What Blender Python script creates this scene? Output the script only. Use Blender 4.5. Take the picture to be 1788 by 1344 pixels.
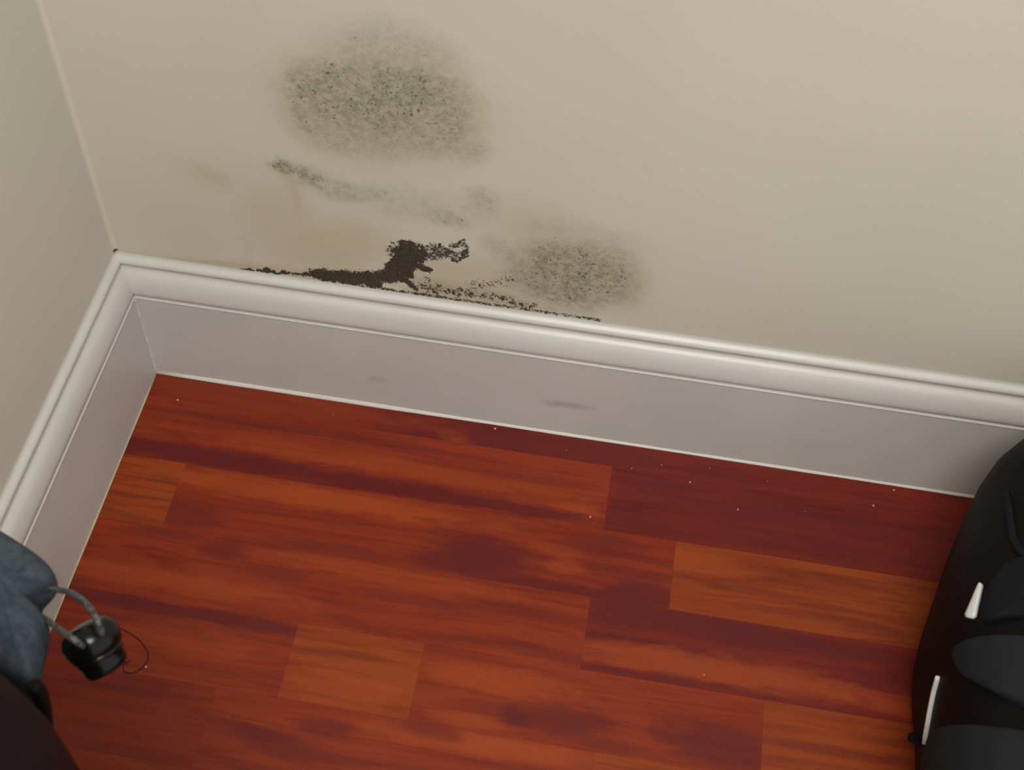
import bpy, bmesh, math, random
import numpy as np
from mathutils import Vector, Matrix
from mathutils.bvhtree import BVHTree

random.seed(7)
for o in list(bpy.data.objects):
    bpy.data.objects.remove(o, do_unlink=True)
S = bpy.context.scene
COL = S.collection

# ------------------------------------------------------------ camera
F_PX = 2322.337
CAM = Vector((0.485429, -0.804668, 1.15128))
RIGHT = Vector((0.986219, 0.162507, 0.031030))
DOWN = Vector((0.148423, -0.786198, -0.599886))
FWD = Vector((-0.073090, 0.596225, -0.799484))
cd = bpy.data.cameras.new('camera')
cam = bpy.data.objects.new('camera', cd)
COL.objects.link(cam)
cd.sensor_fit = 'HORIZONTAL'
cd.sensor_width = 36.0
cd.lens = F_PX / 1788 * 36.0
cd.clip_start = 0.02
m = Matrix.Identity(4)
for i in range(3):
    m[i][0] = RIGHT[i]; m[i][1] = -DOWN[i]; m[i][2] = -FWD[i]; m[i][3] = CAM[i]
cam.matrix_world = m
cd.dof.use_dof = True
cd.dof.focus_distance = 1.36
cd.dof.aperture_fstop = 13.0
S.camera = cam

# ------------------------------------------------------------ light
w = bpy.data.worlds.new('world'); S.world = w
w.use_nodes = True
bg = w.node_tree.nodes['Background']
bg.inputs[0].default_value = (1.0, 0.99, 0.975, 1)
bg.inputs[1].default_value = 0.86

def area(name, loc, target, size, power, col):
    l = bpy.data.lights.new(name, 'AREA'); l.shape = 'DISK'; l.size = size
    l.energy = power; l.color = col
    o = bpy.data.objects.new(name, l); COL.objects.link(o)
    o.location = loc
    o.rotation_euler = (Vector(target) - Vector(loc)).to_track_quat('-Z', 'Y').to_euler()
    return o
area('ceiling_lamp_light', (0.62, -1.20, 2.35), (0.62, -0.6, 0.0), 0.9, 37.0, (1.0, 0.97, 0.925))

S.view_settings.view_transform = 'Standard'
S.view_settings.look = 'None'
S.view_settings.gamma = 1.0
S.view_settings.use_curve_mapping = False
S.view_settings.exposure = 0.10

# ------------------------------------------------------------ helpers
def at(px, py, axis, val):
    """world point where the photo's sight line meets a coordinate plane"""
    d = RIGHT * ((px - 894) / F_PX) + DOWN * ((py - 672) / F_PX) + FWD
    t = (val - CAM[axis]) / d[axis]
    return CAM + d * t

def srgb(r, g, b):
    f = lambda c: c / 255 / 12.92 if c / 255 <= 0.04045 else ((c / 255 + 0.055) / 1.055) ** 2.4
    return (f(r), f(g), f(b), 1)

class NT:
    """small node-tree helper"""
    def __init__(self, name):
        self.m = bpy.data.materials.new(name); self.m.use_nodes = True
        self.t = self.m.node_tree
        self.b = self.t.nodes['Principled BSDF']
        self.tc = self.t.nodes.new('ShaderNodeTexCoord')
    def put(self, sock, v):
        if isinstance(v, bpy.types.NodeSocket): self.t.links.new(v, sock)
        else: sock.default_value = v
    def math(self, op, a, b=0.0, c=0.0, clamp=False):
        n = self.t.nodes.new('ShaderNodeMath'); n.operation = op; n.use_clamp = clamp
        for i, v in enumerate((a, b, c)): self.put(n.inputs[i], v)
        return n.outputs[0]
    def mix(self, f, a, b, mode='MIX'):
        n = self.t.nodes.new('ShaderNodeMix'); n.data_type = 'RGBA'; n.blend_type = mode
        self.put(n.inputs[0], f); self.put(n.inputs[6], a); self.put(n.inputs[7], b)
        return n.outputs[2]
    def mapping(self, scale=(1, 1, 1), loc=(0, 0, 0), rot=(0, 0, 0), src=None):
        n = self.t.nodes.new('ShaderNodeMapping')
        n.inputs['Scale'].default_value = scale; n.inputs['Location'].default_value = loc
        n.inputs['Rotation'].default_value = rot
        self.t.links.new(src or self.tc.outputs['Object'], n.inputs[0])
        return n.outputs[0]
    def noise(self, vec, scale, detail=3, rough=0.55, dist=0.0):
        n = self.t.nodes.new('ShaderNodeTexNoise')
        n.inputs['Scale'].default_value = scale; n.inputs['Detail'].default_value = detail
        n.inputs['Roughness'].default_value = rough; n.inputs['Distortion'].default_value = dist
        self.t.links.new(vec, n.inputs['Vector'])
        return n.outputs[0]
    def remap(self, v, a, b, c=0.0, d=1.0, smooth=True):
        n = self.t.nodes.new('ShaderNodeMapRange')
        n.interpolation_type = 'SMOOTHSTEP' if smooth else 'LINEAR'
        for i, x in enumerate((v, a, b, c, d)): self.put(n.inputs[i], x)
        return n.outputs[0]
    def attr(self, name):
        n = self.t.nodes.new('ShaderNodeAttribute'); n.attribute_name = name
        return n.outputs['Fac']
    def bump(self, h, strength, dist):
        n = self.t.nodes.new('ShaderNodeBump')
        n.inputs['Strength'].default_value = strength; n.inputs['Distance'].default_value = dist
        self.t.links.new(h, n.inputs['Height']); self.t.links.new(n.outputs[0], self.b.inputs['Normal'])
    def set(self, col=None, rough=None, spec=None, **kw):
        if col is not None: self.put(self.b.inputs['Base Color'], col)
        if rough is not None: self.put(self.b.inputs['Roughness'], rough)
        if spec is not None: self.put(self.b.inputs['Specular IOR Level'], spec)
        for k, v in kw.items(): self.put(self.b.inputs[k.replace('_', ' ')], v)
        return self.m

def link(name, me, mat, parent=None, smooth=True):
    o = bpy.data.objects.new(name, me); COL.objects.link(o)
    if mat is not None: me.materials.append(mat)
    if smooth:
        me.polygons.foreach_set('use_smooth', [True] * len(me.polygons))
    if parent: o.parent = parent
    return o

def from_bm(name, bm, mat, parent=None, smooth=True):
    bmesh.ops.recalc_face_normals(bm, faces=bm.faces[:])
    me = bpy.data.meshes.new(name); bm.to_mesh(me); bm.free()
    return link(name, me, mat, parent, smooth)

def tag(o, label, cat, group=None, kind=None):
    o['label'] = label
    if cat: o['category'] = cat
    if group: o['group'] = group
    if kind: o['kind'] = kind

def loft(bm, rings, cap0=True, cap1=True, closed=True):
    vs = [[bm.verts.new(p) for p in r] for r in rings]
    n = len(rings[0])
    for a, b in zip(vs, vs[1:]):
        for i in range(n if closed else n - 1):
            j = (i + 1) % n
            bm.faces.new((a[i], a[j], b[j], b[i]))
    for flag, r in ((cap0, vs[0]), (cap1, vs[-1])):
        if flag:
            c = bm.verts.new(sum((v.co for v in r), Vector()) / n)
            for i in range(n): bm.faces.new((r[i], r[(i + 1) % n], c))
    return vs

def tube(bm, pts, rad, n=10, sub=8):
    """smooth tube through pts (Catmull-Rom)"""
    P = [Vector(p) for p in pts]
    P = [P[0] * 2 - P[1]] + P + [P[-1] * 2 - P[-2]]
    path = []
    for i in range(1, len(P) - 2):
        for k in range(sub):
            t = k / sub
            a, b, c, d = P[i - 1], P[i], P[i + 1], P[i + 2]
            path.append(0.5 * ((2 * b) + (c - a) * t + (2 * a - 5 * b + 4 * c - d) * t * t + (3 * b - a - 3 * c + d) * t ** 3))
    path.append(P[-2])
    up = Vector((0.31, 0.17, 0.93)).normalized(); rings = []
    for i, p in enumerate(path):
        t = (path[min(i + 1, len(path) - 1)] - path[max(i - 1, 0)]).normalized()
        u = (up - t * up.dot(t)).normalized(); v = t.cross(u); up = u
        rings.append([p + (u * math.cos(a) + v * math.sin(a)) * rad for a in [2 * math.pi * k / n for k in range(n)]])
    loft(bm, rings)

def lathe(bm, prof, origin, axis, n=40):
    z = Vector(axis).normalized(); x = z.orthogonal().normalized(); y = z.cross(x); o = Vector(origin)
    rings = [[o + z * h + (x * math.cos(a) + y * math.sin(a)) * r for a in [2 * math.pi * k / n for k in range(n)]] for h, r in prof]
    loft(bm, rings)

def spline_closed(ctrl, n):
    k = len(ctrl); out = []
    C = [Vector(c) for c in ctrl]
    for i in range(n):
        s = i / n * k; j = int(s); t = s - j
        a, b, c, d = C[(j - 1) % k], C[j % k], C[(j + 1) % k], C[(j + 2) % k]
        out.append(0.5 * ((2 * b) + (c - a) * t + (2 * a - 5 * b + 4 * c - d) * t * t + (3 * b - a - 3 * c + d) * t ** 3))
    return out

# ------------------------------------------------------------ wall: mould fields (millimetres on the wall)
rng = np.random.default_rng(11)
_T = rng.random((256, 256))
def vnoise(x, z, s, ox=0.0):
    x = x / s + ox + 31.7; z = z / s + ox * 1.7 + 17.3
    xi = np.floor(x).astype(int); zi = np.floor(z).astype(int)
    fx = x - xi; fz = z - zi
    fx = fx * fx * (3 - 2 * fx); fz = fz * fz * (3 - 2 * fz)
    g = lambda a, b: _T[a % 256, b % 256]
    return (g(xi, zi) * (1 - fx) + g(xi + 1, zi) * fx) * (1 - fz) + (g(xi, zi + 1) * (1 - fx) + g(xi + 1, zi + 1) * fx) * fz
def fbm(x, z, s, ox=0.0, n=4):
    v = 0; a = 0.5; t = 0
    for i in range(n):
        v = v + a * vnoise(x, z, s / 2 ** i, ox + i * 5.3); t += a; a *= 0.55
    return v / t
def sstep(a, b, v):
    t = np.clip((v - a) / (b - a), 0, 1); return t * t * (3 - 2 * t)
def ell(x, z, cx, cz, rx, rz, p=2.0, soft=0.3, rot=0.0):
    c, s = math.cos(rot), math.sin(rot)
    u = (x - cx) * c + (z - cz) * s; v = -(x - cx) * s + (z - cz) * c
    r = (np.abs(u / rx) ** p + np.abs(v / rz) ** p) ** (1 / p)
    return 1 - sstep(1 - soft, 1 + soft, r)
def stroke(x, z, pts, w0, w1=None, soft=0.5):
    """soft polyline; radius runs from w0 to w1"""
    w1 = w0 if w1 is None else w1
    best = np.zeros_like(x); n = len(pts) - 1
    for i in range(n):
        a = np.array(pts[i], float); b = np.array(pts[i + 1], float); d = b - a
        t = np.clip(((x - a[0]) * d[0] + (z - a[1]) * d[1]) / (d @ d + 1e-9), 0, 1)
        q = np.hypot(x - a[0] - t * d[0], z - a[1] - t * d[1])
        r = w0 + (w1 - w0) * (i + t) / n
        best = np.maximum(best, 1 - sstep(1 - soft, 1 + soft, q / r))
    return best

def mould(x, z):
    wx = x + 14 * (fbm(x, z, 26, 1) - .5) + 6 * (fbm(x, z, 8, 4) - .5)
    wz = z + 14 * (fbm(x, z, 26, 9) - .5) + 6 * (fbm(x, z, 8, 6) - .5)
    M = np.maximum
    # grey green film
    h = 0.92 * ell(wx, wz, 262, 402, 82, 52, 3.0, 0.24, 0.10)
    h = h * (0.62 + 0.38 * sstep(350, 405, z)) * (0.66 + 0.62 * fbm(x, z, 34, 3))
    h = M(h, 0.48 * ell(wx, wz, 274, 452, 56, 38, 2, 0.5))
    h = M(h, 0.72 * stroke(wx, wz, [(192, 424), (188, 398), (196, 370)], 12, 12, .8))
    h = M(h, 0.55 * stroke(wx, wz, [(325, 385), (336, 372)], 16, 16, .8))
    h = M(h, 0.95 * stroke(wx, wz, [(168, 322), (184, 319), (200, 312)], 8, 10, .7))
    h = M(h, (0.34 + .4 * fbm(x, z, 14, 41)) * stroke(wx, wz, [(192, 313), (218, 303), (240, 299), (262, 304)], 15, 10, .7))
    h = M(h, (.08 + .36 * fbm(x, z, 14, 43)) * stroke(wx, wz, [(262, 303), (300, 300), (345, 305)], 15, 15, .9))
    h = M(h, (.1 + .42 * fbm(x, z, 14, 47)) * stroke(wx, wz, [(268, 290), (312, 291)], 14, 12, .9))
    h = M(h, 0.58 * ell(wx, wz, 318, 285, 20, 11, 2, .6, -.3))
    h = M(h, 0.46 * ell(wx, wz, 349, 314, 15, 11, 2, .6))
    h = M(h, 0.34 * stroke(wx, wz, [(340, 324), (352, 326), (362, 324)], 5, 4, .7))
    r = 1.0 * ell(wx, wz, 434, 234, 58, 44, 2.6, 0.40, 0.12) * (0.56 + 0.72 * fbm(x, z, 24, 8))
    r = M(r, 0.30 * ell(wx, wz, 436, 284, 48, 20, 2, .6))
    r = M(r, 0.5 * stroke(wx, wz, [(476, 268), (486, 250), (488, 222)], 5, 6, .8))
    r = M(r, 0.40 * stroke(wx, wz, [(362, 262), (380, 250), (392, 240)], 10, 10, .8))
    h = M(h, r)
    h = M(h, 0.42 * stroke(wx, wz, [(290, 190), (330, 190), (372, 188), (400, 190)], 9, 10, .7))
    h = M(h, 0.20 * ell(wx, wz, 100, 296, 16, 7, 2, .7, -.5))
    h = M(h, 0.16 * stroke(wx, wz, [(120, 188), (126, 205), (120, 216)], 6, 6, .8))
    # soot black growth
    bx = x + 9 * (fbm(x, z, 12, 21) - .5) + 6 * (fbm(x, z, 5, 23) - .5)
    bz = z + 9 * (fbm(x, z, 12, 27) - .5) + 6 * (fbm(x, z, 5, 29) - .5)
    b = stroke(bx, bz, [(190, 182), (214, 184), (240, 188), (262, 196), (276, 204)], 8, 12, .6)
    b = M(b, 0.95 * stroke(bx, bz, [(200, 180), (250, 181)], 5, 7, .5))
    b = M(b, ell(bx, bz, 282, 230, 21, 18, 2, .5, .2))
    b = M(b, stroke(bx, bz, [(268, 204), (276, 216)], 12, 14, .4))
    b = M(b, 0.60 * stroke(bx, bz, [(294, 234), (308, 238), (322, 240)], 13, 8, .6))
    b = M(b, 0.86 * stroke(bx, bz, [(296, 214), (303, 211)], 6, 4, .5))
    b = M(b, 0.66 * stroke(bx, bz, [(322, 250), (333, 257), (336, 246), (332, 236), (322, 231)], 4.0, 4.0, .7))
    b = M(b, 0.72 * stroke(bx, bz, [(318, 240), (326, 238)], 4, 3, .6))
    b = M(b, 0.92 * stroke(bx, bz, [(268, 194), (279, 190), (287, 180)], 6, 3.2, .5))
    b = M(b, 0.86 * stroke(bx, bz, [(118, 175), (150, 176), (176, 177), (192, 179)], 1.8, 3.0, .6))
    b = M(b, 0.80 * stroke(bx, bz, [(138, 178), (146, 179)], 3.2, 2.0, .6))
    b = M(b, 0.52 * stroke(bx, bz, [(295, 186), (330, 186), (352, 186), (372, 187), (400, 180)], 8, 7, .8))
    b = M(b, 0.44 * stroke(bx, bz, [(345, 198), (364, 208), (380, 214)], 10, 6, .9))
    b = M(b, 0.62 * stroke(x, z, [(196, 175), (300, 175), (392, 175.5), (430, 176), (466, 175.5)], 2.4, 2.6, .7))
    b = M(b, 0.62 * ell(bx, bz, 300, 197, 6, 4, 2, .6))
    b = M(b, 0.62 * ell(x, z, -13, 175.5, 3, 2.6, 2, .8))
    # ochre damp stains
    o = (.25 + .6 * fbm(x, z, 18, 51)) * stroke(wx, wz, [(168, 322), (172, 305), (178, 286), (180, 262), (188, 248), (214, 242)], 6, 9, .95)
    o = M(o, 0.60 * ell(wx, wz, 205, 224, 62, 32, 2, .55, .3))
    o = M(o, 0.42 * ell(wx, wz, 160, 250, 36, 44, 2, .7))
    o = M(o, 0.80 * stroke(x, z, [(40, 174), (120, 178), (200, 179)], 2, 10, .95))
    o = M(o, 0.55 * ell(wx, wz, 330, 205, 62, 32, 2, .6, .1))
    o = M(o, 0.65 * stroke(x, z, [(280, 176), (340, 178), (420, 178)], 8, 7, .8))
    o = M(o, 0.34 * ell(wx, wz, 392, 292, 46, 30, 2, .7))
    o = M(o, 0.42 * ell(wx, wz, 262, 402, 92, 66, 2.4, .4))
    o = M(o, 0.36 * ell(wx, wz, 432, 240, 74, 56, 2.2, .5))
    o = M(o, 0.46 * stroke(x, z, [(494, 250), (497, 226), (496, 205)], 6, 3, .8))
    o = M(o, 0.30 * ell(wx, wz, 96, 294, 34, 16, 2, .8, -.3))
    o = M(o, 0.10 * ell(wx, wz, 70, 226, 60, 40, 2, .9))
    o = M(o, 0.32 * stroke(x, z, [(-10, 171), (100, 173)], 8, 8, .9))
    return np.clip(h, 0, 1), np.clip(b, 0, 1), np.clip(o, 0, 1)

def wall_mat():
    n = NT('painted_wall')
    obj = n.mapping()
    haze, black, ochre = n.attr('film'), n.attr('growth'), n.attr('damp')
    base = n.mix(n.remap(n.noise(obj, 2.3, 2), .35, .65), srgb(207, 203, 188), srgb(202, 198, 182))
    c = n.mix(n.math('MULTIPLY', ochre, 0.58), base, srgb(178, 158, 106))
    f1 = n.noise(obj, 150, 4, .6)
    f2 = n.noise(obj, 420, 3, .6)
    film = n.math('MULTIPLY', haze, n.remap(n.math('ADD', n.math('MULTIPLY', f1, .6), n.math('MULTIPLY', f2, .4)), .36, .64, .40, 1.0))
    c = n.mix(n.math('MULTIPLY', film, .72, clamp=True), c, srgb(107, 109, 77))
    # pin-prick colonies: denser where the film is thicker
    th = n.math('SUBTRACT', .715, n.math('MULTIPLY', haze, .150))
    th = n.math('SUBTRACT', th, n.math('MULTIPLY', n.math('SUBTRACT', n.noise(obj, 55, 3), .5), .22))
    sp = n.remap(n.noise(obj, 330, 3, .6, .5), th, n.math('ADD', th, .10))
    sp = n.math('MULTIPLY', sp, n.remap(haze, .05, .34, 0, .78))
    c = n.mix(sp, c, srgb(58, 60, 52))
    k = n.math('ADD', black, n.math('MULTIPLY', n.math('SUBTRACT', n.noise(obj, 190, 2, .5), .5), .9))
    k = n.math('ADD', k, n.math('MULTIPLY', n.math('SUBTRACT', n.noise(obj, 480, 3, .6), .5), 1.5))
    k = n.remap(k, .38, .66)
    k = n.math('MULTIPLY', k, n.remap(black, .08, .3))
    c = n.mix(n.math('MULTIPLY', k, .96), c, n.mix(n.remap(f2, .4, .65), srgb(38, 35, 29), srgb(64, 59, 49)))
    n.bump(n.noise(obj, 120, 4, .6), .10, .002)
    return n.set(c, .62, .3)

def grid_wall(name, us, vs, place, mat, field=True):
    """us along the wall, vs upward, metres; place(u, v) -> xyz"""
    nu, nv = len(us), len(vs)
    U, V = np.meshgrid(us, vs)
    co = np.array([place(u, v) for u, v in zip(U.ravel(), V.ravel())])
    idx = np.arange(nu * nv).reshape(nv, nu)
    f = np.stack([idx[:-1, :-1], idx[:-1, 1:], idx[1:, 1:], idx[1:, :-1]], -1).reshape(-1, 4)
    me = bpy.data.meshes.new(name)
    me.from_pydata(co.tolist(), [], f.tolist())
    if field:
        for nm, d in zip(('film', 'growth', 'damp'), mould(U.ravel() * 1000, V.ravel() * 1000)):
            a = me.attributes.new(nm, 'FLOAT', 'POINT'); a.data.foreach_set('value', d.astype(np.float32))
    o = link(name, me, mat, smooth=False)
    o['kind'] = 'structure'
    md = o.modifiers.new('thickness', 'SOLIDIFY'); md.thickness = 0.1; md.offset = -1
    return o

T = 0.015      # skirting thickness at its top
wmat = wall_mat()
RC = 0.0045      # paint-filled inside corner
def corner(u, v):
    k = RC - (u + T)
    return (u, T - (RC - math.sqrt(max(0, RC * RC - k * k)) if k > 0 else 0), v)
ux = np.concatenate([[-T], np.arange(0.0, 0.56, 0.0022), np.linspace(0.6, 2.4, 8)])
vz = np.concatenate([[0.0, 0.1], np.arange(0.163, 0.53, 0.0022), np.linspace(0.6, 2.4, 8)])
ux[0] = -T
ux = np.concatenate([np.linspace(-T, -T + .0045, 12), [-.006, -.003], ux[1:]])
grid_wall('wall_back', ux, vz, corner, wmat)
# faint scuffs on the left wall are part of its paint
def lw_mat():
    n = NT('painted_wall_left'); obj = n.mapping()
    base = n.mix(n.remap(n.noise(obj, 2.3, 2), .35, .65), srgb(206, 202, 189), srgb(202, 198, 184))
    s = n.remap(n.noise(n.mapping((1, 9, 26), (0, .3, .1)), 1.0, 3, .6), .66, .74, 0, .30)
    c = n.mix(n.math('MULTIPLY', s, n.remap(n.noise(obj, 5, 1), .5, .6)), base, srgb(150, 150, 138))
    n.bump(n.noise(obj, 120, 4, .6), .10, .002)
    return n.set(c, .62, .3)
grid_wall('wall_left', np.linspace(-T, 2.4, 10), np.linspace(0, 2.4, 8), lambda u, v: (-T, -u, v), lw_mat(), field=False)
for o in COL.objects:
    if o.name == 'wall_left':
        o.data.flip_normals()
bm = bmesh.new()
bmesh.ops.create_cube(bm, size=1, matrix=Matrix.Translation((1.15, -1.15, 2.45)) @ Matrix.Diagonal((2.54, 2.54, .1, 1)))
cn = NT('ceiling_paint')
o = from_bm('ceiling', bm, cn.set(cn.mix(cn.noise(cn.mapping(), 4), srgb(226, 222, 212), srgb(220, 216, 205)), .7), smooth=False)
o['kind'] = 'structure'

# ------------------------------------------------------------ skirting boards
def skirting_mat(name, smudges=()):
    n = NT(name); obj = n.mapping()
    c = n.mix(n.remap(n.noise(obj, 6, 3), .35, .65), srgb(204, 203, 198), srgb(199, 198, 193))
    sx = n.t.nodes.new('ShaderNodeSeparateXYZ'); n.t.links.new(obj, sx.inputs[0])
    wob = n.math('MULTIPLY', n.math('SUBTRACT', n.noise(obj, 90, 3), .5), .9)
    for (x, z, rx, rz, st) in smudges:
        u = n.math('DIVIDE', n.math('SUBTRACT', sx.outputs[0], x), rx)
        v = n.math('DIVIDE', n.math('SUBTRACT', sx.outputs[2], z), rz)
        r = n.math('SQRT', n.math('ADD', n.math('MULTIPLY', u, u), n.math('MULTIPLY', v, v)))
        r = n.math('ADD', r, wob)
        c = n.mix(n.remap(r, .3, 1.2, st, 0), c, srgb(132, 116, 128))
    n.bump(n.noise(obj, 70, 2), .04, .002)
    return n.set(c, .33, .5)

PROF = [(0.0, 0.0), (0.0, 0.1228), (-.0008, .1233), (-.0013, .1240), (-.0010, .1247), (-.0002, .1251),
        (.0012, .1252), (.0016, .1258), (.0010, .1266), (-.0004, .1280), (-.0012, .1300), (-.0013, .1325), (-.0008, .1360), (.0002, .1400), (.0016, .1445),
        (.0032, .1482), (.0050, .1512), (.0070, .1532), (.0092, .1546), (.0106, .1558), (.0112, .1574), (.0110, .1592), (.0098, .1608),
        (.0088, .1620), (.0084, .1636), (.0088, .1654), (.0100, .1672), (.0118, .1684), (.0134, .1693), (.0144, .1705), (.0149, .1722), (.0152, .1740)]
def skirting(name, side, mat):
    pts = []
    for d, z in PROF:
        if side == 'back': pts.append([Vector((-d, d, z)), Vector((2.4, d, z))])
        else: pts.append([Vector((-d, d, z)), Vector((-d, -2.4, z))])
    bm = bmesh.new()
    vs = [[bm.verts.new(p) for p in r] for r in pts]
    for a, b in zip(vs, vs[1:]): bm.faces.new((a[0], a[1], b[1], b[0]))
    for e in bm.edges: e.smooth = True
    o = from_bm(name, bm, mat, smooth=True)
    me = o.data
    # make every normal look into the room
    want = Vector((0, -1, .3)) if side == 'back' else Vector((1, 0, .3))
    if sum(p.normal.dot(want) for p in me.polygons) < 0: me.flip_normals()
    o['kind'] = 'structure'
    o.modifiers.new('sharp', 'EDGE_SPLIT').split_angle = math.radians(50)
    return o
sb = skirting('baseboard_back', 'back', skirting_mat('skirting_paint', [(.247, .047, .014, .006, .20), (.447, .053, .030, .006, .34), (.43, .050, .012, .006, .25)]))
sl = skirting('baseboard_left', 'left', skirting_mat('skirting_paint_left'))
# sealant runs: along the floor and up the inside corner
cm = NT('sealant').set(srgb(214, 212, 203), .35, .5)
bm = bmesh.new()
rings = []
for x in np.linspace(0.0, 2.4, 60):
    k = 0.0022 + 0.0012 * math.exp(-((x - .16) / .16) ** 2) + 0.0002 * math.sin(x * 31) + 0.0001 * math.sin(x * 83 + 1)
    rings.append([Vector((x, 0.0004, 0.0005)), Vector((x, -k, 0.0005)), Vector((x, -k * .62, k * .5)), Vector((x, -k * .22, k * 1.0)), Vector((x, 0.0004, k * 1.35))])
loft(bm, rings)
from_bm('sealant_bead', bm, cm, sb)
bm = bmesh.new()
rings = []
for y in np.linspace(0.0, 2.4, 60):
    k = 0.0014 + 0.0003 * math.sin(y * 41)
    rings.append([Vector((-.0004, -y, 0.0005)), Vector((k, -y, 0.0005)), Vector((k * .6, -y, k * .6)), Vector((-.0004, -y, k * 1.2))])
loft(bm, rings)
from_bm('sealant_bead', bm, NT('old_sealant').set(srgb(190, 178, 142), .4, .5), sl)
bm = bmesh.new()
rings = []
for i, z in enumerate(np.linspace(0.002, 0.121, 48)):
    k = 0.0007 + 0.0011 * max(0, math.sin(i * .71) * .5 + math.sin(i * 1.9 + 1) * .5)
    rings.append([Vector((-.0003, .0003, z)), Vector((k * 1.3, .0003, z)), Vector((k * .6, -k * .6, z)), Vector((-.0003, -k * 1.3, z))])
loft(bm, rings)
from_bm('sealant_bead', bm, cm, sb)

# ------------------------------------------------------------ floor of separate strips
LIGHT, MID, RED = (136, 54, 14), (130, 42, 15), (111, 29, 19)
fn = NT('subfloor')
bm = bmesh.new()
bmesh.ops.create_cube(bm, size=1, matrix=Matrix.Translation((1.19, -1.19, -.040)) @ Matrix.Diagonal((2.44, 2.44, .05, 1)))
fl = from_bm('floor', bm, fn.set(fn.mix(fn.noise(fn.mapping(), 20), srgb(52, 14, 10), srgb(44, 12, 9)), .7), smooth=False)
fl['kind'] = 'structure'

def wood(tone, seed, dark=(), light=()):
    """one strip's timber: grain along x plus its own heartwood patches (metres on the floor)"""
    n = NT('cherry_strip'); obj = n.tc.outputs['Object']
    sd = Vector((seed * 3.17, seed * 1.31, seed * .77))
    base = Vector(srgb(*tone)[:3])
    g1 = n.noise(n.mapping((3.2, 34, 1), sd), 1.0, 4, .6, 1.1)
    g2 = n.noise(n.mapping((9, 170, 1), sd * 2), 1.0, 3, .6, .3)
    g3 = n.noise(n.mapping((2.2, 11, 1), sd * 3), 1.0, 2, .5, .8)
    dk = (base.x * .58, base.y * .40, base.z * .8, 1)
    lt = (base.x * 1.16, base.y * 1.34, base.z * 1.05, 1)
    c = n.mix(n.remap(g3, .34, .66, 0, .85), tuple(base) + (1,), lt)
    c = n.mix(n.remap(g1, .46, .74, 0, .80), c, dk)
    c = n.mix(n.remap(g2, .46, .70, 0, .50), c, dk)
    g4 = n.noise(n.mapping((5, 75, 1), sd * 5), 1.0, 3, .6, 1.6)
    c = n.mix(n.remap(g4, .50, .68, 0, .50), c, dk)
    c = n.mix(n.remap(g4, .48, .34, 0, .35), c, lt)
    sx = n.t.nodes.new('ShaderNodeSeparateXYZ'); n.t.links.new(obj, sx.inputs[0])
    wob = n.math('MULTIPLY', n.math('SUBTRACT', n.noise(n.mapping((16, 60, 1), sd), 1.0, 4, .65, .8), .5), 1.6)
    for lst, colr in ((light, srgb(160, 68, 22)), (dark, srgb(92, 22, 24))):
        for (x, y, rx, ry, st) in lst:
            u = n.math('DIVIDE', n.math('SUBTRACT', sx.outputs[0], x), rx)
            v = n.math('DIVIDE', n.math('SUBTRACT', sx.outputs[1], y), ry)
            r = n.math('SQRT', n.math('ADD', n.math('MULTIPLY', u, u), n.math('MULTIPLY', v, v)))
            r = n.math('ADD', r, wob)
            c = n.mix(n.remap(r, .45, 1.25, st, 0), c, colr)
    g5 = n.noise(n.mapping((1, 1, 1), sd), 620, 2, .6)
    c = n.mix(n.remap(g5, .52, .72, 0, .30), c, dk)
    c = n.mix(n.remap(g5, .46, .28, 0, .25), c, lt)
    n.bump(g2, .05, .0006)
    return n.set(c, n.remap(g1, .3, .7, .38, .48), .32)

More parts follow.
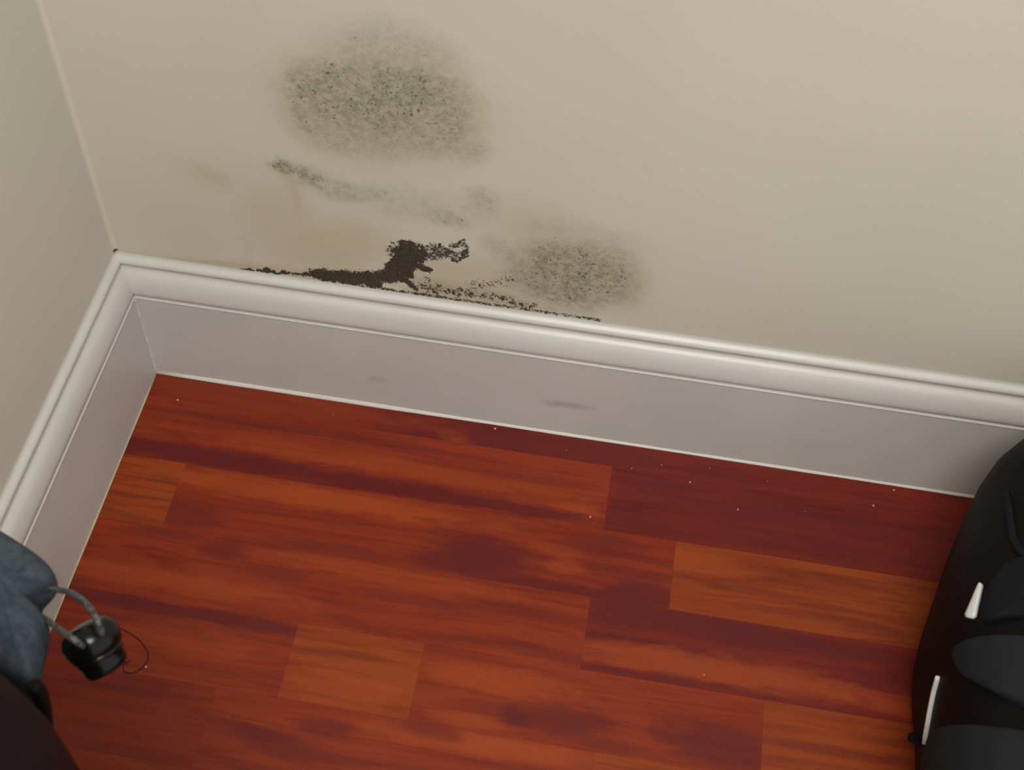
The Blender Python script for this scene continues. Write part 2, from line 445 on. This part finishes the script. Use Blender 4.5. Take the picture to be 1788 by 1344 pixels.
RW = 0.0770
ROWS = [0.0] + [-0.031 - RW * i for i in range(0, 22)]
def strips_for(r):
    """(x0, x1, tone, dark patches, light patches)"""
    if r == 0:
        return [(0, 1.05, RED, [(.300, -.033, .032, .010, .8), (.375, -.020, .045, .022, .75), (.47, -.018, .10, .020, .5), (.60, -.02, .16, .014, .25)],
                 [(.10, -.01, .2, .03, .35), (.335, -.026, .02, .012, .5)])]
    if r == 1:
        return [(0, .500, MID, [(.08, -.0965, .20, .0150, 1), (.26, -.0975, .16, .0135, 1), (.40, -.099, .12, .0085, .9), (.16, -.046, .22, .006, .45), (.40, -.062, .10, .006, .45)],
                 [(.30, -.072, .25, .010, .5), (.47, -.092, .03, .012, .55)]),
                (.500, 1.10, RED, [(.56, -.046, .05, .009, .6), (.68, -.060, .16, .015, .55), (.60, -.095, .16, .010, .45), (.80, -.085, .15, .012, .5)], [])]
    if r == 2:
        return [(0, .067, LIGHT, [], []),
                (.067, .573, MID, [(.086, -.166, .040, .016, .6), (.385, -.160, .055, .024, .95), (.345, -.172, .04, .014, .7), (.47, -.182, .10, .010, .9), (.545, -.172, .04, .018, .85),
                                   (.50, -.128, .05, .014, .45), (.24, -.178, .08, .007, .5)],
                 [(.20, -.124, .18, .014, .75), (.468, -.156, .022, .011, .5), (.458, -.140, .034, .007, .4)]),
                (.573, 1.2, LIGHT, [(.66, -.150, .05, .005, .35), (.69, -.168, .06, .004, .35), (.77, -.172, .03, .010, .3)], [(.60, -.128, .06, .014, .5)])]
    if r == 3:
        return [(0, .497, MID, [(.135, -.200, .026, .012, .65), (.18, -.215, .050, .009, .5), (.085, -.190, .04, .005, .5), (.30, -.218, .12, .006, .35), (.445, -.246, .02, .004, .5)],
                 [(.09, -.240, .14, .014, .5), (.30, -.198, .16, .010, .4)]),
                (.497, 1.1, RED, [(.58, -.196, .09, .010, .7), (.70, -.200, .14, .013, .9), (.80, -.216, .06, .014, .8), (.53, -.202, .03, .014, .5)],
                 [(.62, -.240, .18, .016, .7), (.80, -.248, .06, .010, .5)])]
    if r == 4:
        return [(0, .227, MID, [(.03, -.268, .10, .0100, .8), (.11, -.2695, .10, .0085, .9), (.19, -.271, .06, .009, .85), (.03, -.325, .05, .014, .4)], [(.14, -.300, .08, .018, .3)]),
                (.227, .349, LIGHT, [(.29, -.285, .04, .005, .35)], [(.29, -.318, .06, .018, .6)]),
                (.349, .669, MID, [(.445, -.318, .018, .011, 1), (.492, -.316, .045, .017, .75), (.535, -.330, .03, .008, .5), (.595, -.312, .034, .008, .5), (.632, -.312, .06, .022, .8)],
                 [(.42, -.286, .08, .016, .6), (.40, -.330, .04, .008, .5)]),
                (.669, 1.2, LIGHT, [(.73, -.301, .08, .006, .55), (.80, -.283, .06, .006, .45)], [])]
    if r == 5:
        return [(0, .170, (122, 37, 16), [(.10, -.352, .06, .010, .4)], []),
                (.170, .52, MID, [(.278, -.358, .030, .010, .7), (.225, -.376, .05, .008, .8), (.26, -.388, .05, .008, .6), (.37, -.345, .035, .009, .6)], [(.44, -.350, .14, .012, .7)]),
                (.52, 1.1, LIGHT, [], [])]
    rr = random.Random(r); out = []; x = -rr.random() * .4
    while x < 1.3:
        L = rr.choice((.30, .42, .55)); out.append((max(0, x), x + L, rr.choice((LIGHT, MID, RED)), [], [])); x += L
    return [s for s in out if s[1] > .02]
GAP = 0.00004
def strip_mesh(x0, x1, y0, y1):
    bm = bmesh.new()
    a, b, p, q = x0 + GAP, x1 - GAP, min(y0, y1) + GAP, max(y0, y1) - GAP
    R = lambda i, z: [Vector((a + i, p + i, z)), Vector((b - i, p + i, z)), Vector((b - i, q - i, z)), Vector((a + i, q - i, z))]
    vs = [[bm.verts.new(v) for v in r] for r in (R(0, -.014), R(0, 0))]
    for u, v in zip(vs, vs[1:]):
        for i in range(4): bm.faces.new((u[i], u[(i + 1) % 4], v[(i + 1) % 4], v[i]))
    bm.faces.new(vs[1])
    return bm
seed = 1
rest = [wood(t, 40 + i) for i, t in enumerate((LIGHT, MID, RED, MID))]
for r in range(len(ROWS) - 1):
    y0, y1 = ROWS[r], ROWS[r + 1]
    ss = strips_for(r)
    for i, (x0, x1, tone, dk, lt) in enumerate(ss):
        seed += 1
        mat = wood(tone, seed, dk, lt) if r <= 5 else rest[seed % 4]
        from_bm('plank', strip_mesh(x0, x1, y0, y1), mat, fl, smooth=False)
    if ss[-1][1] < 2.3:
        seed += 1
        from_bm('plank', strip_mesh(ss[-1][1], 2.38, y0, y1), rest[seed % 4], fl, smooth=False)

# ------------------------------------------------------------ black backpack lying on the right
BK = NT('black_nylon')
v = BK.noise(BK.mapping((1, 1, 1)), 900, 2)
BK.bump(v, .25, .0006)
black_nylon = BK.set(BK.mix(BK.noise(BK.mapping(), 30), srgb(11, 8, 10), srgb(15, 11, 13)), .6, .12)
CH = NT('charcoal_fabric')
CH.bump(CH.noise(CH.mapping(), 700, 2), .3, .0006)
charcoal = CH.set(CH.mix(CH.noise(CH.mapping(), 22), srgb(36, 39, 42), srgb(29, 32, 35)), .8, .12)
RF = NT('reflective_tape')
reflect = RF.set(RF.mix(RF.noise(RF.mapping(), 200), srgb(222, 226, 222), srgb(205, 210, 206)), .35, .5)
MS = NT('dark_mesh_fabric')
dark_mesh = MS.set(MS.mix(MS.noise(MS.mapping(), 400), srgb(21, 22, 26), srgb(14, 14, 18)), .75, .15)

bag = bpy.data.objects.new('backpack', None); COL.objects.link(bag)
bag.location = (0.95, -0.32, 0)
tag(bag, 'black backpack lying on the red floor, with charcoal panels and pale reflective strips', 'backpack')
BO = Vector(bag.location)
foot = [(.834, -.080), (.811, -.142), (.793, -.200), (.787, -.248), (.788, -.30), (.786, -.37), (.786, -.46), (.793, -.55), (.81, -.60),
        (.88, -.618), (.96, -.622), (1.05, -.612), (1.11, -.585), (1.13, -.52), (1.132, -.42), (1.128, -.32), (1.115, -.22), (1.09, -.13), (1.045, -.065), (.99, -.034), (.93, -.028), (.875, -.045)]
ol = spline_closed([(x, y, 0) for x, y in foot], 132)
cen = Vector((.955, -.33, 0))
def inset(k):
    out = []
    for p in ol:
        d = cen - p; out.append(p + d.normalized() * min(k, d.length * .95))
    return out
bm = bmesh.new()
LV = [(.032, .0), (.020, .006), (.011, .028), (.006, .065), (.002, .105), (.0, .145), (.002, .178), (.009, .205), (.024, .225), (.050, .238), (.09, .244), (.15, .247)]
loft(bm, [[Vector((p.x, p.y, z)) - BO for p in inset(k)] for k, z in LV])
bmesh.ops.recalc_face_normals(bm, faces=bm.faces[:])
bvh = BVHTree.FromBMesh(bm)
body = from_bm('body', bm, black_nylon, bag)
CAML = CAM - BO
def on_bag(px, py):
    d = (RIGHT * ((px - 894) / F_PX) + DOWN * ((py - 672) / F_PX) + FWD).normalized()
    h = bvh.ray_cast(CAML, d)
    if h[0] is None:
        q = at(px, py, 2, .2) - BO
        h = bvh.find_nearest(q)
    return h[0], h[1]
def padded(name, poly, lift, mat, n=72, sharp=2):
    """padded panel sewn on the bag: poly outlines it on the bag's surface"""
    o2 = spline_closed([(x, y, 0) for x, y in poly], n)
    c = sum(o2, Vector()) / n
    bm = bmesh.new(); rings = []
    for k, l in ((1.0, -.002), (1.0, .15), (.985, .55), (.95, .85), (.88, 1.0), (.7, 1.08), (.45, 1.12), (.2, 1.14)):
        ring = []
        for p in o2:
            q = c + (p - c) * k
            P, N = on_bag(q.x, q.y); ring.append(P + N * (lift * l if l > 0 else -.002))
        rings.append(ring)
    loft(bm, rings, cap0=False)
    return from_bm(name, bm, mat, bag)
def ribbon(name, pts, widths, mat, lift=.0035, parent=None):
    """flat tape following the bag's surface"""
    bm = bmesh.new(); P = []
    N0 = 14
    for i in range(N0 + 1):
        s = i / N0 * (len(pts) - 1); j = min(int(s), len(pts) - 2); t = s - j
        P.append((pts[j][0] * (1 - t) + pts[j + 1][0] * t, pts[j][1] * (1 - t) + pts[j + 1][1] * t, widths[j] * (1 - t) + widths[j + 1] * t))
    C = [on_bag(p[0], p[1]) for p in P]; rings = []
    for i, (q, nn) in enumerate(C):
        a = C[max(i - 1, 0)][0]; b = C[min(i + 1, N0)][0]
        t = (b - a).normalized(); s = t.cross(nn).normalized(); hw = P[i][2] / 2
        e = .55 if i in (0, N0) else 1.0
        rings.append([q + s * hw * e - nn * .001, q + s * hw * e + nn * lift * .8, q + s * hw * .5 * e + nn * lift, q - s * hw * .5 * e + nn * lift, q - s * hw * e + nn * lift * .8, q - s * hw * e - nn * .001])
    loft(bm, rings)
    return from_bm(name, bm, mat, parent or bag)
padded('front_pocket', [(1672, 1140), (1700, 1118), (1760, 1112), (1830, 1125), (1900, 1160), (1930, 1220), (1870, 1248), (1790, 1236), (1730, 1208), (1690, 1182)], .010, charcoal)
padded('front_pocket', [(1646, 1276), (1690, 1268), (1760, 1276), (1860, 1300), (1930, 1340), (1920, 1460), (1840, 1500), (1730, 1490), (1640, 1450), (1622, 1370), (1630, 1310)], .012, charcoal)
padded('top_pocket', [(1738, 1010), (1762, 985), (1815, 975), (1880, 1000), (1920, 1050), (1890, 1085), (1800, 1082), (1750, 1084), (1720, 1088), (1722, 1050)], .008, dark_mesh)
ribbon('reflective_strip', [(1715, 1020), (1706, 1048), (1695, 1080)], [.0040, .0075, .0110], reflect)
ribbon('reflective_strip', [(1641, 1181), (1633, 1210), (1626, 1245), (1617, 1299)], [.0034, .0044, .0046, .0042], reflect)
ribbon('webbing_strap', [(1760, 860), (1764, 910), (1770, 945), (1782, 965), (1810, 985)], [.006, .006, .006, .006, .006], dark_mesh, .004)
bm = bmesh.new()
# carry handle at the end by the wall
tube(bm, [Vector(p) - BO for p in ((.91, -.085, .215), (.915, -.060, .238), (.94, -.050, .246), (.98, -.050, .246), (1.005, -.060, .238), (1.01, -.085, .215))], .007, 10)
from_bm('carry_handle', bm, black_nylon, bag)
# side buckle tab
P, N = on_bag(1606, 1290)
bm = bmesh.new()
rings = [[P + Vector((x * k, y * k, 0)) * 1.0 + N * h for x, y in [(.004 * math.cos(a), .006 * math.sin(a)) for a in [2 * math.pi * i / 16 for i in range(16)]]] for k, h in ((1, -.004), (1, .004), (.8, .007), (.4, .008))]
loft(bm, rings)
from_bm('side_tab', bm, black_nylon, bag)

# ------------------------------------------------------------ dark bag bottom left
DM = NT('dark_maroon_leather')
DM.bump(DM.noise(DM.mapping(), 260, 3), .15, .001)
maroon = DM.set(DM.mix(DM.noise(DM.mapping(), 12), srgb(30, 9, 13), srgb(22, 8, 11)), .6, .1)
hold = bpy.data.objects.new('holdall', None); COL.objects.link(hold)
hold.location = (.155, -.74, 0)
tag(hold, 'dark maroon-black rounded bag in the bottom left corner, in front of the blue-grey jacket', 'bag')
HO = Vector(hold.location)
hf = [(.022, -.62), (.055, -.572), (.12, -.562), (.185, -.566), (.232, -.580), (.262, -.605), (.283, -.64), (.292, -.70), (.29, -.80), (.27, -.88), (.2, -.905), (.1, -.905), (.035, -.88), (.022, -.80), (.020, -.70)]
hol = spline_closed([(x, y, 0) for x, y in hf], 96)
hc = Vector((.15, -.74, 0))
bm = bmesh.new()
loft(bm, [[p + (hc - p).normalized() * k + Vector((0, 0, z)) - HO for p in hol] for k, z in
          ((.02, 0), (.006, .008), (.0, .05), (.0, .2), (.0, .4), (.0, .54), (.004, .575), (.014, .598), (.032, .612), (.06, .618), (.1, .62))])
from_bm('body', bm, maroon, hold)
bm = bmesh.new()
tube(bm, [Vector(p) - HO for p in ((.07, -.74, .615), (.08, -.74, .66), (.12, -.74, .685), (.18, -.74, .685), (.22, -.74, .66), (.23, -.74, .615))], .009, 12)
from_bm('handle', bm, maroon, hold)
bm = bmesh.new()
tube(bm, [at(58, 1196, 2, .535) - HO, at(66, 1206, 2, .53) - HO, at(72, 1220, 2, .52) - HO, at(76, 1242, 2, .51) - HO, at(80, 1275, 2, .50) - HO], .0042, 10)
from_bm('side_strap', bm, black_nylon, hold)

# ------------------------------------------------------------ blue-grey jacket, its hem cord and cord lock
JF = NT('blue_grey_cloth')
wv = JF.noise(JF.mapping((1, 1, 1)), 1400, 2)
JF.bump(JF.noise(JF.mapping(), 60, 4, .6), .35, .004)
cloth = JF.set(JF.mix(JF.remap(JF.noise(JF.mapping(), 120, 4, .65), .35, .65), srgb(68, 77, 87), srgb(54, 62, 71)), .9, .2)
jk = bpy.data.objects.new('jacket', None); COL.objects.link(jk)
jk.location = (.10, -.51, 0)
tag(jk, 'blue-grey cloth jacket heaped against the left wall behind the dark bag, hem cord dangling', 'jacket')
JO = Vector(jk.location)
ZJ = .45
hem = [at(-70, 898, 2, ZJ), at(-30, 915, 2, ZJ), at(8, 937, 2, ZJ), at(55, 967, 2, ZJ), at(88, 992, 2, ZJ), at(98, 1010, 2, ZJ), at(93, 1030, 2, ZJ), at(66, 1043, 2, ZJ), at(58, 1060, 2, ZJ),
       at(82, 1086, 2, ZJ), at(83, 1115, 2, ZJ), at(73, 1160, 2, ZJ), at(62, 1200, 2, ZJ), at(34, 1192, 2, ZJ), at(-30, 1150, 2, ZJ), at(-95, 1100, 2, ZJ), at(-120, 1010, 2, ZJ), at(-100, 930, 2, ZJ)]
hl = spline_closed(hem, 108)
jc = sum(hl, Vector()) / len(hl)
bm = bmesh.new()
rings = []
for k, z in ((.36, 0.0), (.40, .01), (.40, .12), (.40, .25), (.40, .34), (.44, .395), (.62, .425), (.90, .440), (.985, .444), (1.0, .449), (.99, .455), (.95, .461), (.85, .465), (.6, .470), (.3, .472)):
    ring = []
    for i, p in enumerate(hl):
        a = i / len(hl) * 2 * math.pi
        fold = (0.006 * math.sin(5 * a) + .004 * math.sin(9 * a + 1)) * (1 if z < .42 else .0)
        top = .006 * math.sin(3 * a + 4 * k) * (1 - k) if z > .455 else 0
        q = jc + (p - jc) * (k + fold * 4)
        # the heap hangs straight down on the bag's side, away from the room
        sh = Vector((-.066, .010, 0)) * min(1, 1.6 * (1 - min(1, z / .44)))
        ring.append(Vector((q.x, q.y, z + top)) + sh - JO)
    rings.append(ring)
loft(bm, rings)
from_bm('cloth', bm, cloth, jk)

CK = NT('black_cord_lock')
plastic = CK.set(CK.mix(CK.noise(CK.mapping(), 60), srgb(6, 7, 6), srgb(10, 11, 10)), .24, .3)
CO = NT('grey_elastic_cord')
wvc = CO.noise(CO.mapping((1, 1, 1)), 500, 2)
CO.bump(wvc, .5, .001)
cordm = CO.set(CO.mix(CO.remap(wvc, .4, .6), srgb(44, 46, 46), srgb(92, 94, 92)), .45, .5)
ZC = .452
A = lambda x, y, z=ZC: at(x, y, 2, z) - JO
axis = (at(186, 1160, 2, .442) - at(146, 1090, 2, .458)).normalized()
org = A(144, 1090, .458)
bm = bmesh.new()
mm = .001
lathe(bm, [(h * mm, r * mm) for h, r in ((0, .5), (.1, 6), (.8, 10.5), (2.6, 14), (5.5, 16.0), (9, 16.9), (12.5, 16.8), (16, 15.8), (18.4, 14.6), (19, 13.8))], org, axis)
lock = from_bm('cord_lock', bm, plastic, jk)
bm = bmesh.new()
lathe(bm, [(h * mm, r * mm) for h, r in ((18.2, 9), (18.4, 13.4), (19.2, 14.3), (20.4, 14.4), (21.4, 13.8), (22.2, 13.1), (26.5, 12.9), (29.0, 12.2), (30.6, 10.4), (31.4, 7), (31.6, .5))], org, axis)
from_bm('push_button', bm, plastic, lock)
bm = bmesh.new()
tube(bm, [A(60, 1022, .452), A(90, 1028, .454), A(118, 1033, .460), A(142, 1046, .470), A(160, 1066, .478), A(171, 1085, .480), A(178, 1106, .470)], .0019, 10)
from_bm('cord', bm, cordm, jk)
bm = bmesh.new()
tube(bm, [A(60, 1070, .450), A(84, 1084, .454), A(108, 1102, .470), A(126, 1114, .480), A(145, 1128, .472)], .0019, 10)
from_bm('cord', bm, cordm, jk)

# ------------------------------------------------------------ small litter on the floor
DS = NT('pale_dust').set(srgb(190, 175, 150), .8)
bm = bmesh.new(); rr = random.Random(5)
spots = [(.581, -.036, 1.3), (.769, -.030, 1.5), (.632, -.060, 1.2), (.485, -.096, 1.3), (.034, -.032, 1.4), (.372, -.0065, 1.6), (.100, -.331, 1.7), (.790, -.007, 1.4), (.612, -.247, .9),
         (.52, -.03, .8), (.55, -.02, .8), (.60, -.015, .7), (.66, -.02, .7), (.70, -.05, .6), (.45, -.02, .7), (.20, -.02, .6)]
for x, y, s in spots:
    bmesh.ops.create_icosphere(bm, subdivisions=1, radius=s * .0009, matrix=Matrix.Translation((x, y, s * .0004)) @ Matrix.Diagonal((1, .8 + .3 * rr.random(), .5, 1)))
o = from_bm('dust', bm, DS)
tag(o, 'scattered pale dust specks lying on the red wooden floor', 'dust', kind='stuff')
bm = bmesh.new()
tube(bm, [(.061, -.297, .0006), (.075, -.301, .0006), (.088, -.308, .0006), (.098, -.318, .0006), (.099, -.328, .0006), (.092, -.338, .0006), (.083, -.339, .0006), (.079, -.333, .0006), (.084, -.327, .0006)], .00055, 6)
o = from_bm('thread', bm, NT('dark_thread').set(srgb(60, 20, 20), .8))
tag(o, 'thin dark curled thread on the red floor beside the black cord lock', 'thread')
